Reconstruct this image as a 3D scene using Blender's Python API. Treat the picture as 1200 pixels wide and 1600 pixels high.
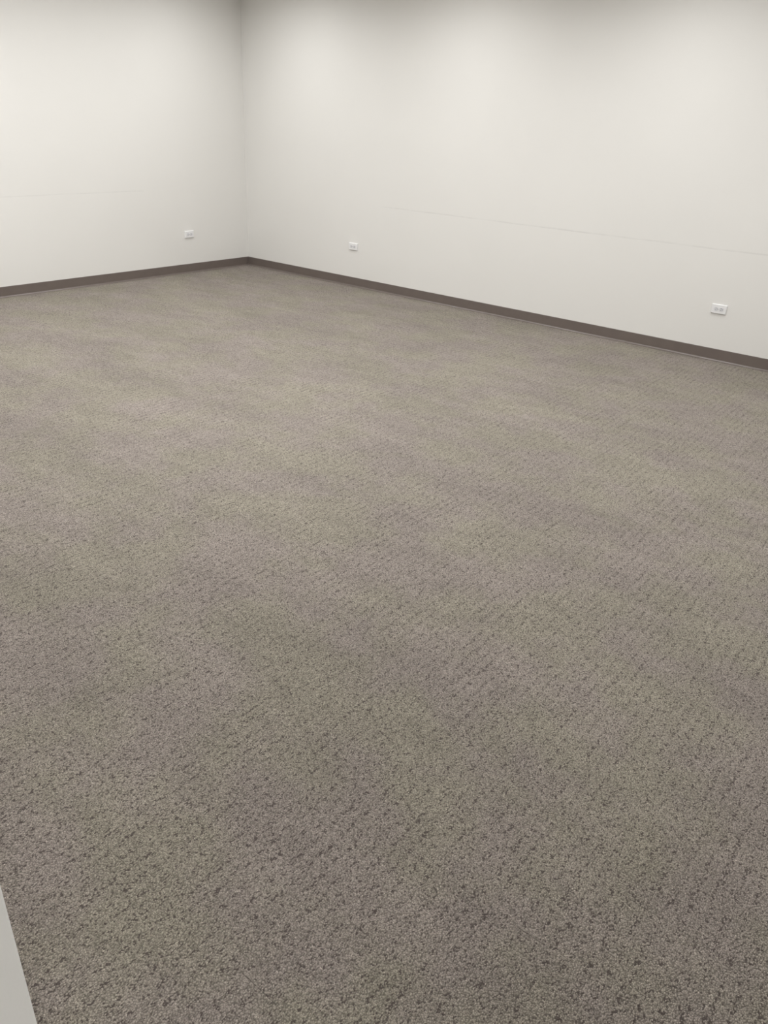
import bpy, bmesh, math
from mathutils import Vector, Matrix

scene = bpy.context.scene
for o in list(bpy.data.objects):
    bpy.data.objects.remove(o, do_unlink=True)
C = scene.collection

# ------------------------------------------------------------------ camera
# room frame: the far corner is the origin, the right wall is y = 0 (running
# to +x), the left wall is x = 0 (running to -y), the floor is z = 0
cam_d = bpy.data.cameras.new('camera')
cam = bpy.data.objects.new('camera', cam_d)
C.objects.link(cam)
scene.camera = cam
pitch, roll, yaw = 0.4695, 0.0527, 0.6473
F = Vector((-math.sin(yaw)*math.cos(pitch), math.cos(yaw)*math.cos(pitch), -math.sin(pitch)))
R = Vector((math.cos(yaw), math.sin(yaw), 0))
U = R.cross(F)
R2 = R*math.cos(roll) + U*math.sin(roll)
U2 = -R*math.sin(roll) + U*math.cos(roll)
M = Matrix((R2, U2, -F)).transposed().to_4x4()
M.translation = Vector((7.6141, -6.9379, 1.711))
cam.matrix_world = M
cam_d.sensor_fit = 'VERTICAL'
cam_d.sensor_height = 36.0
cam_d.lens = 1202.0 / 1600.0 * 36.0
cam_d.clip_start = 0.02

# ------------------------------------------------------------------ view, world, lights
scene.view_settings.view_transform = 'Standard'
scene.view_settings.look = 'None'
scene.view_settings.gamma = 1.0
scene.view_settings.use_curve_mapping = False
scene.view_settings.exposure = 0.02

world = bpy.data.worlds.new('world')
scene.world = world
world.use_nodes = True
world.node_tree.nodes['Background'].inputs[0].default_value = (0.95, 0.97, 1.0, 1)
world.node_tree.nodes['Background'].inputs[1].default_value = 0.02

H = 3.00            # ceiling height
W = 8.40            # room width along x
D = 6.69            # room depth along -y
T = 0.15            # thickness of the near wall
LAMP_COL = (1.0, 0.995, 0.985)
LAMP_W = 13.6       # round downlights along the right wall
PANEL_W = 25.5      # rectangular ceiling panels over the floor
LAMPS = [(x, -1.05) for x in (1.11, 3.13, 5.20, 7.25)]
PANELS = [(x, y) for x in (1.45, 4.15, 6.85) for y in (-2.35, -4.35)]
PANEL_FACTOR = [0.62, 1.62, 0.70, 2.00, 0.75, 0.55]
PANEL_SX, PANEL_SY = 0.59, 1.19
def lamp(name, x, y, watts, shape, sx, sy=None, spread=170):
    ld = bpy.data.lights.new(name, 'AREA')
    ld.shape = shape
    ld.size = sx
    if sy:
        ld.size_y = sy
    ld.energy = watts
    ld.color = LAMP_COL
    ld.spread = math.radians(spread)
    lo = bpy.data.objects.new(name, ld)
    lo.location = (x, y, H - 0.012)
    C.objects.link(lo)
for (x, y) in LAMPS:
    lamp('downlight_lamp', x, y, LAMP_W, 'DISK', 0.145)
for (x, y), k in zip(PANELS, PANEL_FACTOR):
    lamp('panel_lamp', x, y, PANEL_W*k, 'RECTANGLE', PANEL_SX-0.04, PANEL_SY-0.04)
for x in (10.3, 12.3):  # unseen fill lights, added to brighten the end of the near wall
    lamp('jamb_fill', x, -7.8, 56.0, 'RECTANGLE', PANEL_SY, PANEL_SX)

# ------------------------------------------------------------------ node helpers
def new_mat(name):
    m = bpy.data.materials.new(name)
    m.use_nodes = True
    nt = m.node_tree
    b = nt.nodes['Principled BSDF']
    return m, nt, b

def N(nt, kind, **kw):
    n = nt.nodes.new(kind)
    for k, v in kw.items():
        setattr(n, k, v)
    return n

def math_n(nt, op, a, b=None, c=None, clamp=False):
    n = nt.nodes.new('ShaderNodeMath')
    n.operation = op
    n.use_clamp = clamp
    for i, v in enumerate((a, b, c)):
        if v is None:
            continue
        if isinstance(v, (int, float)):
            n.inputs[i].default_value = v
        else:
            nt.links.new(v, n.inputs[i])
    return n.outputs[0]

def mapr(nt, v, a, b, c=0.0, d=1.0, smooth=True):
    n = nt.nodes.new('ShaderNodeMapRange')
    n.interpolation_type = 'SMOOTHSTEP' if smooth else 'LINEAR'
    nt.links.new(v, n.inputs[0])
    for i, q in enumerate((a, b, c, d)):
        n.inputs[i+1].default_value = q
    return n.outputs[0]

def scaled(nt, vec, s):
    n = N(nt, 'ShaderNodeVectorMath', operation='MULTIPLY')
    nt.links.new(vec, n.inputs[0])
    n.inputs[1].default_value = s
    return n.outputs[0]

def noise(nt, vec, scale, detail=2.0, rough=0.5):
    n = N(nt, 'ShaderNodeTexNoise')
    nt.links.new(vec, n.inputs['Vector'])
    n.inputs['Scale'].default_value = scale
    n.inputs['Detail'].default_value = detail
    n.inputs['Roughness'].default_value = rough
    return n.outputs[0]

def mul_col(nt, col, fac):
    n = N(nt, 'ShaderNodeVectorMath', operation='SCALE')
    if isinstance(col, tuple):
        n.inputs[0].default_value = col
    else:
        nt.links.new(col, n.inputs[0])
    if isinstance(fac, (int, float)):
        n.inputs['Scale'].default_value = fac
    else:
        nt.links.new(fac, n.inputs['Scale'])
    return n.outputs[0]

def srgb(r, g, b):
    def f(c):
        c /= 255.0
        return c/12.92 if c <= 0.04045 else ((c+0.055)/1.055)**2.4
    return (f(r), f(g), f(b))

# ------------------------------------------------------------------ materials
def wall_material(name, base, scuffs=()):
    """eggshell paint over rolled drywall; scuffs: (axis, a0, a1, z0, z1, half_width, strength)"""
    m, nt, b = new_mat(name)
    tc = N(nt, 'ShaderNodeTexCoord').outputs['Object']
    sep = N(nt, 'ShaderNodeSeparateXYZ')
    nt.links.new(tc, sep.inputs[0])
    fac = mapr(nt, noise(nt, tc, 1.1, 2), 0.3, 0.7, 0.992, 1.008)
    for (axis, a0, a1, z0, z1, hw, st) in scuffs:
        a = sep.outputs[axis]
        t = math_n(nt, 'DIVIDE', math_n(nt, 'SUBTRACT', a, a0), a1 - a0)
        zline = math_n(nt, 'MULTIPLY_ADD', t, z1 - z0, z0)
        wob = math_n(nt, 'MULTIPLY', math_n(nt, 'SUBTRACT', noise(nt, tc, 2.2, 1), 0.5), 0.010)
        dist = math_n(nt, 'ABSOLUTE', math_n(nt, 'SUBTRACT', math_n(nt, 'ADD', sep.outputs[2], wob), zline))
        line = mapr(nt, dist, hw*0.4, hw, 1.0, 0.0)
        ends = math_n(nt, 'MULTIPLY', mapr(nt, t, 0.0, 0.04), mapr(nt, t, 0.96, 1.0, 1.0, 0.0))
        brk = mapr(nt, noise(nt, scaled(nt, tc, (1, 1, 0.01)), 3.1, 3, 0.7), 0.36, 0.60, 0.25, 1.0)
        mask = math_n(nt, 'MULTIPLY', math_n(nt, 'MULTIPLY', line, ends), brk)
        fac = math_n(nt, 'MULTIPLY', fac, math_n(nt, 'MULTIPLY_ADD', mask, -st, 1.0))
    nt.links.new(mul_col(nt, base, fac), b.inputs['Base Color'])
    b.inputs['Roughness'].default_value = 0.62
    b.inputs['Specular IOR Level'].default_value = 0.25
    bp = N(nt, 'ShaderNodeBump')
    bp.inputs['Strength'].default_value = 0.08
    bp.inputs['Distance'].default_value = 0.002
    nt.links.new(noise(nt, tc, 140, 3), bp.inputs['Height'])
    nt.links.new(bp.outputs[0], b.inputs['Normal'])
    return m

WALL = (0.755, 0.746, 0.722)
m_wall_r = wall_material('wall_paint_right', WALL, [(0, 2.08, 6.60, 0.891, 0.903, 0.0085, 0.08),
                                                    (0, 4.02, 4.62, 0.893, 0.895, 0.0045, 0.06)])
m_wall_l = wall_material('wall_paint_left', WALL, [(1, -3.60, -1.45, 0.906, 0.918, 0.0075, 0.06)])
m_wall = wall_material('wall_paint', WALL)
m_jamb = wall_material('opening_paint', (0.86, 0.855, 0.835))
m_ceil = wall_material('ceiling_paint', (0.86, 0.86, 0.85))

def carpet_material():
    m, nt, b = new_mat('carpet')
    tc = N(nt, 'ShaderNodeTexCoord').outputs['Object']
    sep = N(nt, 'ShaderNodeSeparateXYZ')
    nt.links.new(tc, sep.inputs[0])
    X, Y = sep.outputs[0], sep.outputs[1]
    # little loops of yarn
    vor = N(nt, 'ShaderNodeTexVoronoi')
    wv = N(nt, 'ShaderNodeVectorMath', operation='ADD')
    nzc = N(nt, 'ShaderNodeTexNoise')
    nt.links.new(tc, nzc.inputs['Vector'])
    nzc.inputs['Scale'].default_value = 260
    nt.links.new(tc, wv.inputs[0])
    nt.links.new(mul_col(nt, nzc.outputs['Color'], 0.004), wv.inputs[1])
    nt.links.new(scaled(nt, wv.outputs[0], (1.0, 0.75, 1.0)), vor.inputs['Vector'])
    vor.inputs['Scale'].default_value = 290
    vc = N(nt, 'ShaderNodeSeparateColor')
    nt.links.new(vor.outputs['Color'], vc.inputs[0])
    r1, r2, r3 = vc.outputs[0], vc.outputs[1], vc.outputs[2]
    dist = vor.outputs['Distance']
    # ordinary loop-to-loop variation, and dark gaps between loops
    loop = mapr(nt, r1, 0, 1, 0.76, 1.24, smooth=False)
    gap = mapr(nt, dist, 0.25, 0.75, 1.0, 0.50)
    # a few pale loops
    pale = math_n(nt, 'MULTIPLY', math_n(nt, 'GREATER_THAN', r3, 0.92), 0.42)
    # flecks of dark yarn set in broken rows running away from the doorway
    xw = math_n(nt, 'ADD', X, math_n(nt, 'MULTIPLY', math_n(nt, 'SUBTRACT', noise(nt, scaled(nt, tc, (1, 0.6, 1)), 14, 2), 0.5), 0.026))
    ph = math_n(nt, 'SINE', math_n(nt, 'MULTIPLY', xw, 2*math.pi/0.042))
    row = mapr(nt, ph, 0.20, 0.85)
    dash = mapr(nt, noise(nt, scaled(nt, tc, (66, 56, 1)), 1.0, 2, 0.6), 0.48, 0.58)
    broad = mapr(nt, noise(nt, tc, 3.4, 2), 0.3, 0.65, 0.45, 1.0)
    rowm = math_n(nt, 'MULTIPLY', math_n(nt, 'MULTIPLY', row, dash), broad)
    prob = math_n(nt, 'MULTIPLY_ADD', rowm, 0.50, 0.062)
    darkm = math_n(nt, 'LESS_THAN', r2, prob)
        # planks of carpet laid along x, each a shade different, with faint seams
    pw, pl = 0.25, 1.0
    jy = math_n(nt, 'DIVIDE', Y, pw)
    iy = math_n(nt, 'FLOOR', jy)
    jx = math_n(nt, 'DIVIDE', math_n(nt, 'MULTIPLY_ADD', iy, 0.37, X), pl)
    ix = math_n(nt, 'FLOOR', jx)
    cb = N(nt, 'ShaderNodeCombineXYZ')
    nt.links.new(ix, cb.inputs[0]); nt.links.new(iy, cb.inputs[1])
    wn = N(nt, 'ShaderNodeTexWhiteNoise', noise_dimensions='2D')
    nt.links.new(cb.outputs[0], wn.inputs['Vector'])
    plank = mapr(nt, wn.outputs['Value'], 0, 1, 0.972, 1.028, smooth=False)
    fy = math_n(nt, 'ABSOLUTE', math_n(nt, 'SUBTRACT', math_n(nt, 'FRACT', jy), 0.5))
    seam = mapr(nt, fy, 0.5 - 0.0016/pw, 0.5 - 0.0006/pw)
    sbrk = mapr(nt, noise(nt, tc, 5.0, 2), 0.52, 0.66)
    seam = math_n(nt, 'MULTIPLY_ADD', math_n(nt, 'MULTIPLY', seam, sbrk), -0.40, 1.0)
    # worn and brushed patches
    big = mapr(nt, noise(nt, scaled(nt, tc, (0.8, 1.7, 1)), 1.5, 3, 0.55), 0.25, 0.75, 0.93, 1.07)
    mid = mapr(nt, noise(nt, scaled(nt, tc, (0.6, 1.4, 1)), 7.5, 2, 0.5), 0.25, 0.75, 0.95, 1.05)
    f = loop
    for q in (gap, plank, seam, big, mid):
        f = math_n(nt, 'MULTIPLY', f, q)
    f = math_n(nt, 'MULTIPLY', f, math_n(nt, 'ADD', pale, 1.0))
    # two close yarn shades, olive grey and mauve grey
    hue = mapr(nt, noise(nt, tc, 2.3, 3, 0.6), 0.38, 0.62)
    mix = N(nt, 'ShaderNodeMix', data_type='RGBA')
    nt.links.new(hue, mix.inputs[0])
    mix.inputs[6].default_value = (*CARPET_A, 1)
    mix.inputs[7].default_value = (*CARPET_B, 1)
    dk = N(nt, 'ShaderNodeMix', data_type='RGBA')
    nt.links.new(math_n(nt, 'MULTIPLY', darkm, 0.84), dk.inputs[0])
    nt.links.new(mul_col(nt, mix.outputs[2], f), dk.inputs[6])
    dk.inputs[7].default_value = (0.075, 0.060, 0.056, 1)
    nt.links.new(dk.outputs[2], b.inputs['Base Color'])
    b.inputs['Roughness'].default_value = 0.95
    b.inputs['Specular IOR Level'].default_value = 0.12
    b.inputs['Sheen Weight'].default_value = 0.03
    b.inputs['Sheen Roughness'].default_value = 0.5
    hgt = math_n(nt, 'ADD', math_n(nt, 'MULTIPLY', dist, -1.0), math_n(nt, 'MULTIPLY', r3, 0.5))
    hgt = math_n(nt, 'ADD', hgt, math_n(nt, 'MULTIPLY', darkm, -0.4))
    bp = N(nt, 'ShaderNodeBump')
    bp.inputs['Strength'].default_value = 1.0
    bp.inputs['Distance'].default_value = 0.0025
    nt.links.new(hgt, bp.inputs['Height'])
    nt.links.new(bp.outputs[0], b.inputs['Normal'])
    return m

CARPET_A = (0.372, 0.339, 0.278)
CARPET_B = (0.372, 0.326, 0.293)
m_carpet = carpet_material()

def simple_mat(name, col, rough=0.5, spec=0.5, var=0.02, vs=60, metal=0.0):
    m, nt, b = new_mat(name)
    tc = N(nt, 'ShaderNodeTexCoord').outputs['Object']
    nt.links.new(mul_col(nt, col, mapr(nt, noise(nt, tc, vs, 2), 0.3, 0.7, 1-var, 1+var)), b.inputs['Base Color'])
    b.inputs['Roughness'].default_value = rough
    b.inputs['Specular IOR Level'].default_value = spec
    b.inputs['Metallic'].default_value = metal
    return m

m_base = simple_mat('rubber_base', (0.146, 0.120, 0.107), 0.33, 0.6, 0.03, 9)
m_plate = simple_mat('white_nylon', (0.785, 0.785, 0.79), 0.35, 0.5, 0.005)
m_recep = simple_mat('white_receptacle', (0.67, 0.675, 0.695), 0.4, 0.5, 0.005)
m_slot = simple_mat('slot_dark', (0.035, 0.035, 0.035), 0.8, 0.2)
m_screw = simple_mat('screw_head', (0.55, 0.55, 0.56), 0.4, 0.5)
m_trim = simple_mat('downlight_white', (0.75, 0.75, 0.74), 0.5)
m_lens, _nt, _b = new_mat('downlight_glow')
_b.inputs['Emission Color'].default_value = (*LAMP_COL, 1)
_b.inputs['Emission Strength'].default_value = 3.0

# ------------------------------------------------------------------ mesh helpers
def link(name, bm, mat, parent=None, kind=None):
    bmesh.ops.recalc_face_normals(bm, faces=bm.faces)
    me = bpy.data.meshes.new(name)
    bm.to_mesh(me)
    bm.free()
    me.materials.append(mat)
    o = bpy.data.objects.new(name, me)
    C.objects.link(o)
    if parent:
        o.parent = parent
    if kind:
        o['kind'] = kind
    return o

def add_box(bm, x0, x1, y0, y1, z0, z1):
    r = bmesh.ops.create_cube(bm, size=1.0)
    for v in r['verts']:
        v.co = Vector(((x0+x1)/2 + v.co.x*(x1-x0), (y0+y1)/2 + v.co.y*(y1-y0), (z0+z1)/2 + v.co.z*(z1-z0)))
    return r['verts']

def loft(bm, a, b, cap=True):
    """bridge two equal rings of points"""
    va = [bm.verts.new(p) for p in a]
    vb = [bm.verts.new(p) for p in b]
    n = len(va)
    for i in range(n):
        bm.faces.new((va[i], va[(i+1) % n], vb[(i+1) % n], vb[i]))
    if cap:
        bm.faces.new(va[::-1])
        bm.faces.new(vb)

def rings(bm, loops, cap_last=True):
    vs = [[bm.verts.new(p) for p in L] for L in loops]
    n = len(vs[0])
    for a, b in zip(vs, vs[1:]):
        for i in range(n):
            bm.faces.new((a[i], a[(i+1) % n], b[(i+1) % n], b[i]))
    if cap_last:
        bm.faces.new(vs[-1])
    bm.faces.new(vs[0][::-1])

def round_rect(w, h, r, depth, seg=5, ox=0.0, oz=0.0):
    """outline in the local xz plane at y = -depth (things face -y)"""
    pts = []
    for cx, cz, a0 in ((w/2-r, h/2-r, 0), (-w/2+r, h/2-r, 90), (-w/2+r, -h/2+r, 180), (w/2-r, -h/2+r, 270)):
        for k in range(seg+1):
            a = math.radians(a0 + 90*k/seg)
            pts.append((ox+cx+r*math.cos(a), -depth, oz+cz+r*math.sin(a)))
    return pts

# ------------------------------------------------------------------ the setting
Y0 = -9.0
bm = bmesh.new(); add_box(bm, -0.12, 14.0, Y0, 0.12, -0.10, 0.0)
link('floor', bm, m_carpet, kind='structure')
bm = bmesh.new(); add_box(bm, -0.12, W+0.12, -D-T, 0.12, H, H+0.1)
ceiling = link('ceiling', bm, m_ceil, kind='structure')
bm = bmesh.new(); add_box(bm, 0, W+0.12, 0, 0.12, 0, H)
link('wall_right', bm, m_wall_r, kind='structure')
bm = bmesh.new(); add_box(bm, -0.12, 0, -D-T, 0.12, 0, H)
link('wall_left', bm, m_wall_l, kind='structure')
bm = bmesh.new(); add_box(bm, W, W+0.12, -D-T, 0, 0, H)
link('wall_side', bm, m_wall, kind='structure')

# near wall stops short beside the photographer; its white end shows lower left
OX0 = 6.824
bm = bmesh.new(); add_box(bm, 0, OX0, -D-T, -D, 0, H)
wn = link('wall_near', bm, m_jamb, kind='structure')
bv = wn.modifiers.new('bullnose', 'BEVEL'); bv.width = 0.004; bv.segments = 2; bv.limit_method = 'ANGLE'

# hall behind the photographer
bm = bmesh.new()
add_box(bm, 5.0, 5.12, Y0, -D-T, 0, H)
add_box(bm, 13.88, 14.0, Y0, -D, 0, H)
add_box(bm, 5.12, 13.88, Y0, Y0+0.12, 0, H)
add_box(bm, W, 13.88, -D-T, -D, 0, H)
link('wall_hall', bm, m_wall, kind='structure')
bm = bmesh.new(); add_box(bm, 5.0, 14.0, Y0, -D-T, H, H+0.1)
link('ceiling_hall', bm, m_ceil, kind='structure')

# coved rubber base: (distance from wall, height)
PROF = [(0, 0), (0.0165, 0), (0.0165, 0.0016), (0.0125, 0.0030), (0.0085, 0.0056), (0.0055, 0.0090),
        (0.0038, 0.0125), (0.0032, 0.0165), (0.0032, 0.0996), (0.0020, 0.1016), (0, 0.1016)]
bm = bmesh.new()
loft(bm, [(o, -o, z) for o, z in PROF], [(W-o, -o, z) for o, z in PROF])
link('baseboard_right', bm, m_base, kind='structure')
bm = bmesh.new()
loft(bm, [(o, -o, z) for o, z in PROF], [(o, -D+o, z) for o, z in PROF])
link('baseboard_left', bm, m_base, kind='structure')
bm = bmesh.new()
loft(bm, [(W-o, -o, z) for o, z in PROF], [(W-o, -D, z) for o, z in PROF])
link('baseboard_side', bm, m_base, kind='structure')
bm = bmesh.new()
loft(bm, [(o, -D+o, z) for o, z in PROF], [(OX0+o, -D+o, z) for o, z in PROF])
loft(bm, [(OX0+o, -D+o, z) for o, z in PROF], [(OX0+o, -D-T, z) for o, z in PROF])
link('baseboard_near', bm, m_base, kind='structure')

# downlight rings set in the ceiling
for (x, y) in LAMPS:
    bm = bmesh.new()
    prof = [(0.076, 0.0), (0.095, 0.0), (0.095, -0.004), (0.086, -0.008), (0.076, -0.004)]
    n = 32
    vs = [[bm.verts.new((x+r*math.cos(2*math.pi*k/n), y+r*math.sin(2*math.pi*k/n), H+z)) for r, z in prof] for k in range(n)]
    for k in range(n):
        a, b = vs[k], vs[(k+1) % n]
        for i in range(len(prof)):
            j = (i+1) % len(prof)
            bm.faces.new((a[i], a[j], b[j], b[i]))
    ring = link('downlight_trim', bm, m_trim, ceiling)
    bm = bmesh.new()
    bmesh.ops.create_circle(bm, cap_ends=True, radius=0.0755, segments=32, matrix=Matrix.Translation((x, y, H-0.0015)))
    link('downlight_lens', bm, m_lens, ring)

# flat rectangular light panels in the ceiling
for (x, y) in PANELS:
    hx, hy = PANEL_SX/2, PANEL_SY/2
    bm = bmesh.new()
    add_box(bm, x-hx-0.012, x+hx+0.012, y-hy-0.012, y-hy, H-0.010, H)
    add_box(bm, x-hx-0.012, x+hx+0.012, y+hy, y+hy+0.012, H-0.010, H)
    add_box(bm, x-hx-0.012, x-hx, y-hy, y+hy, H-0.010, H)
    add_box(bm, x+hx, x+hx+0.012, y-hy, y+hy, H-0.010, H)
    fr = link('panel_frame', bm, m_trim, ceiling)
    bm = bmesh.new(); add_box(bm, x-hx, x+hx, y-hy, y+hy, H-0.004, H-0.001)
    link('panel_lens', bm, m_lens, fr)

# ------------------------------------------------------------------ outlets
PW, PH, PT = 0.127, 0.077, 0.0125
def make_outlet():
    root = bpy.data.objects.new('wall_outlet', None)
    root.empty_display_size = 0.05
    C.objects.link(root)
    root['category'] = 'outlet'
    root['group'] = 'white wall outlets above the dark base'
    bm = bmesh.new()
    rings(bm, [round_rect(PW, PH, 0.0035, 0.0), round_rect(PW, PH, 0.0035, PT*0.50),
               round_rect(PW-0.002, PH-0.002, 0.0035, PT*0.72), round_rect(PW-0.009, PH-0.009, 0.0035, PT)])
    link('cover_plate', bm, m_plate, root)
    for s in (-1, 1):
        ox = s*0.0215
        bm = bmesh.new()
        rings(bm, [round_rect(0.0345, 0.031, 0.010, PT-0.001, ox=ox), round_rect(0.0345, 0.031, 0.010, PT+0.0012, ox=ox),
                   round_rect(0.0330, 0.0295, 0.0095, PT+0.0018, ox=ox)])
        rc = link('receptacle', bm, m_recep, root)
        rc['label'] = 'socket face with two slots and a round hole'
        for zz, hw in ((0.0066, 0.0046), (-0.0066, 0.0038)):
            bm = bmesh.new()
            add_box(bm, ox-0.002-hw, ox-0.002+hw, -PT-0.0022, -PT-0.0012, zz-0.0013, zz+0.0013)
            link('slot', bm, m_slot, rc)['label'] = 'dark contact slot'
        bm = bmesh.new()
        L0 = [(ox+0.0100+0.0027*math.cos(a), -PT-0.0012, 0.0027*math.sin(a)) for a in [2*math.pi*k/14 for k in range(14)]]
        rings(bm, [L0, [(p[0], -PT-0.0022, p[2]) for p in L0]])
        link('ground_hole', bm, m_slot, rc)['label'] = 'dark round ground hole'
    bm = bmesh.new()
    L = lambda r, d: [(r*math.cos(2*math.pi*k/16), -d, r*math.sin(2*math.pi*k/16)) for k in range(16)]
    rings(bm, [L(0.0034, PT-0.0005), L(0.0034, PT+0.0006), L(0.0022, PT+0.0012)])
    link('screw', bm, m_screw, root)
    return root

def copy_tree(o, parent=None):
    c = o.copy()
    C.objects.link(c)
    if parent:
        c.parent = parent
    for ch in [q for q in bpy.data.objects if q.parent == o]:
        copy_tree(ch, c)
    return c

proto = make_outlet()
spots = [
    ((1.743, 0.0, 0.4365), 0.0, 'small white sideways wall outlet on the right-hand wall, close to the corner'),
    ((5.797, 0.0, 0.4315), 0.0, 'white sideways wall outlet far along the right-hand wall, nearest the camera'),
    ((0.0, -0.911, 0.4315), math.pi/2, 'small white sideways wall outlet alone on the left-hand wall, beside the corner'),
]
roots = [proto] + [copy_tree(proto) for _ in spots[1:]]
for o, (loc, rz, lab) in zip(roots, spots):
    o.location = loc
    o.rotation_euler = (0, 0, rz)
    o['label'] = lab
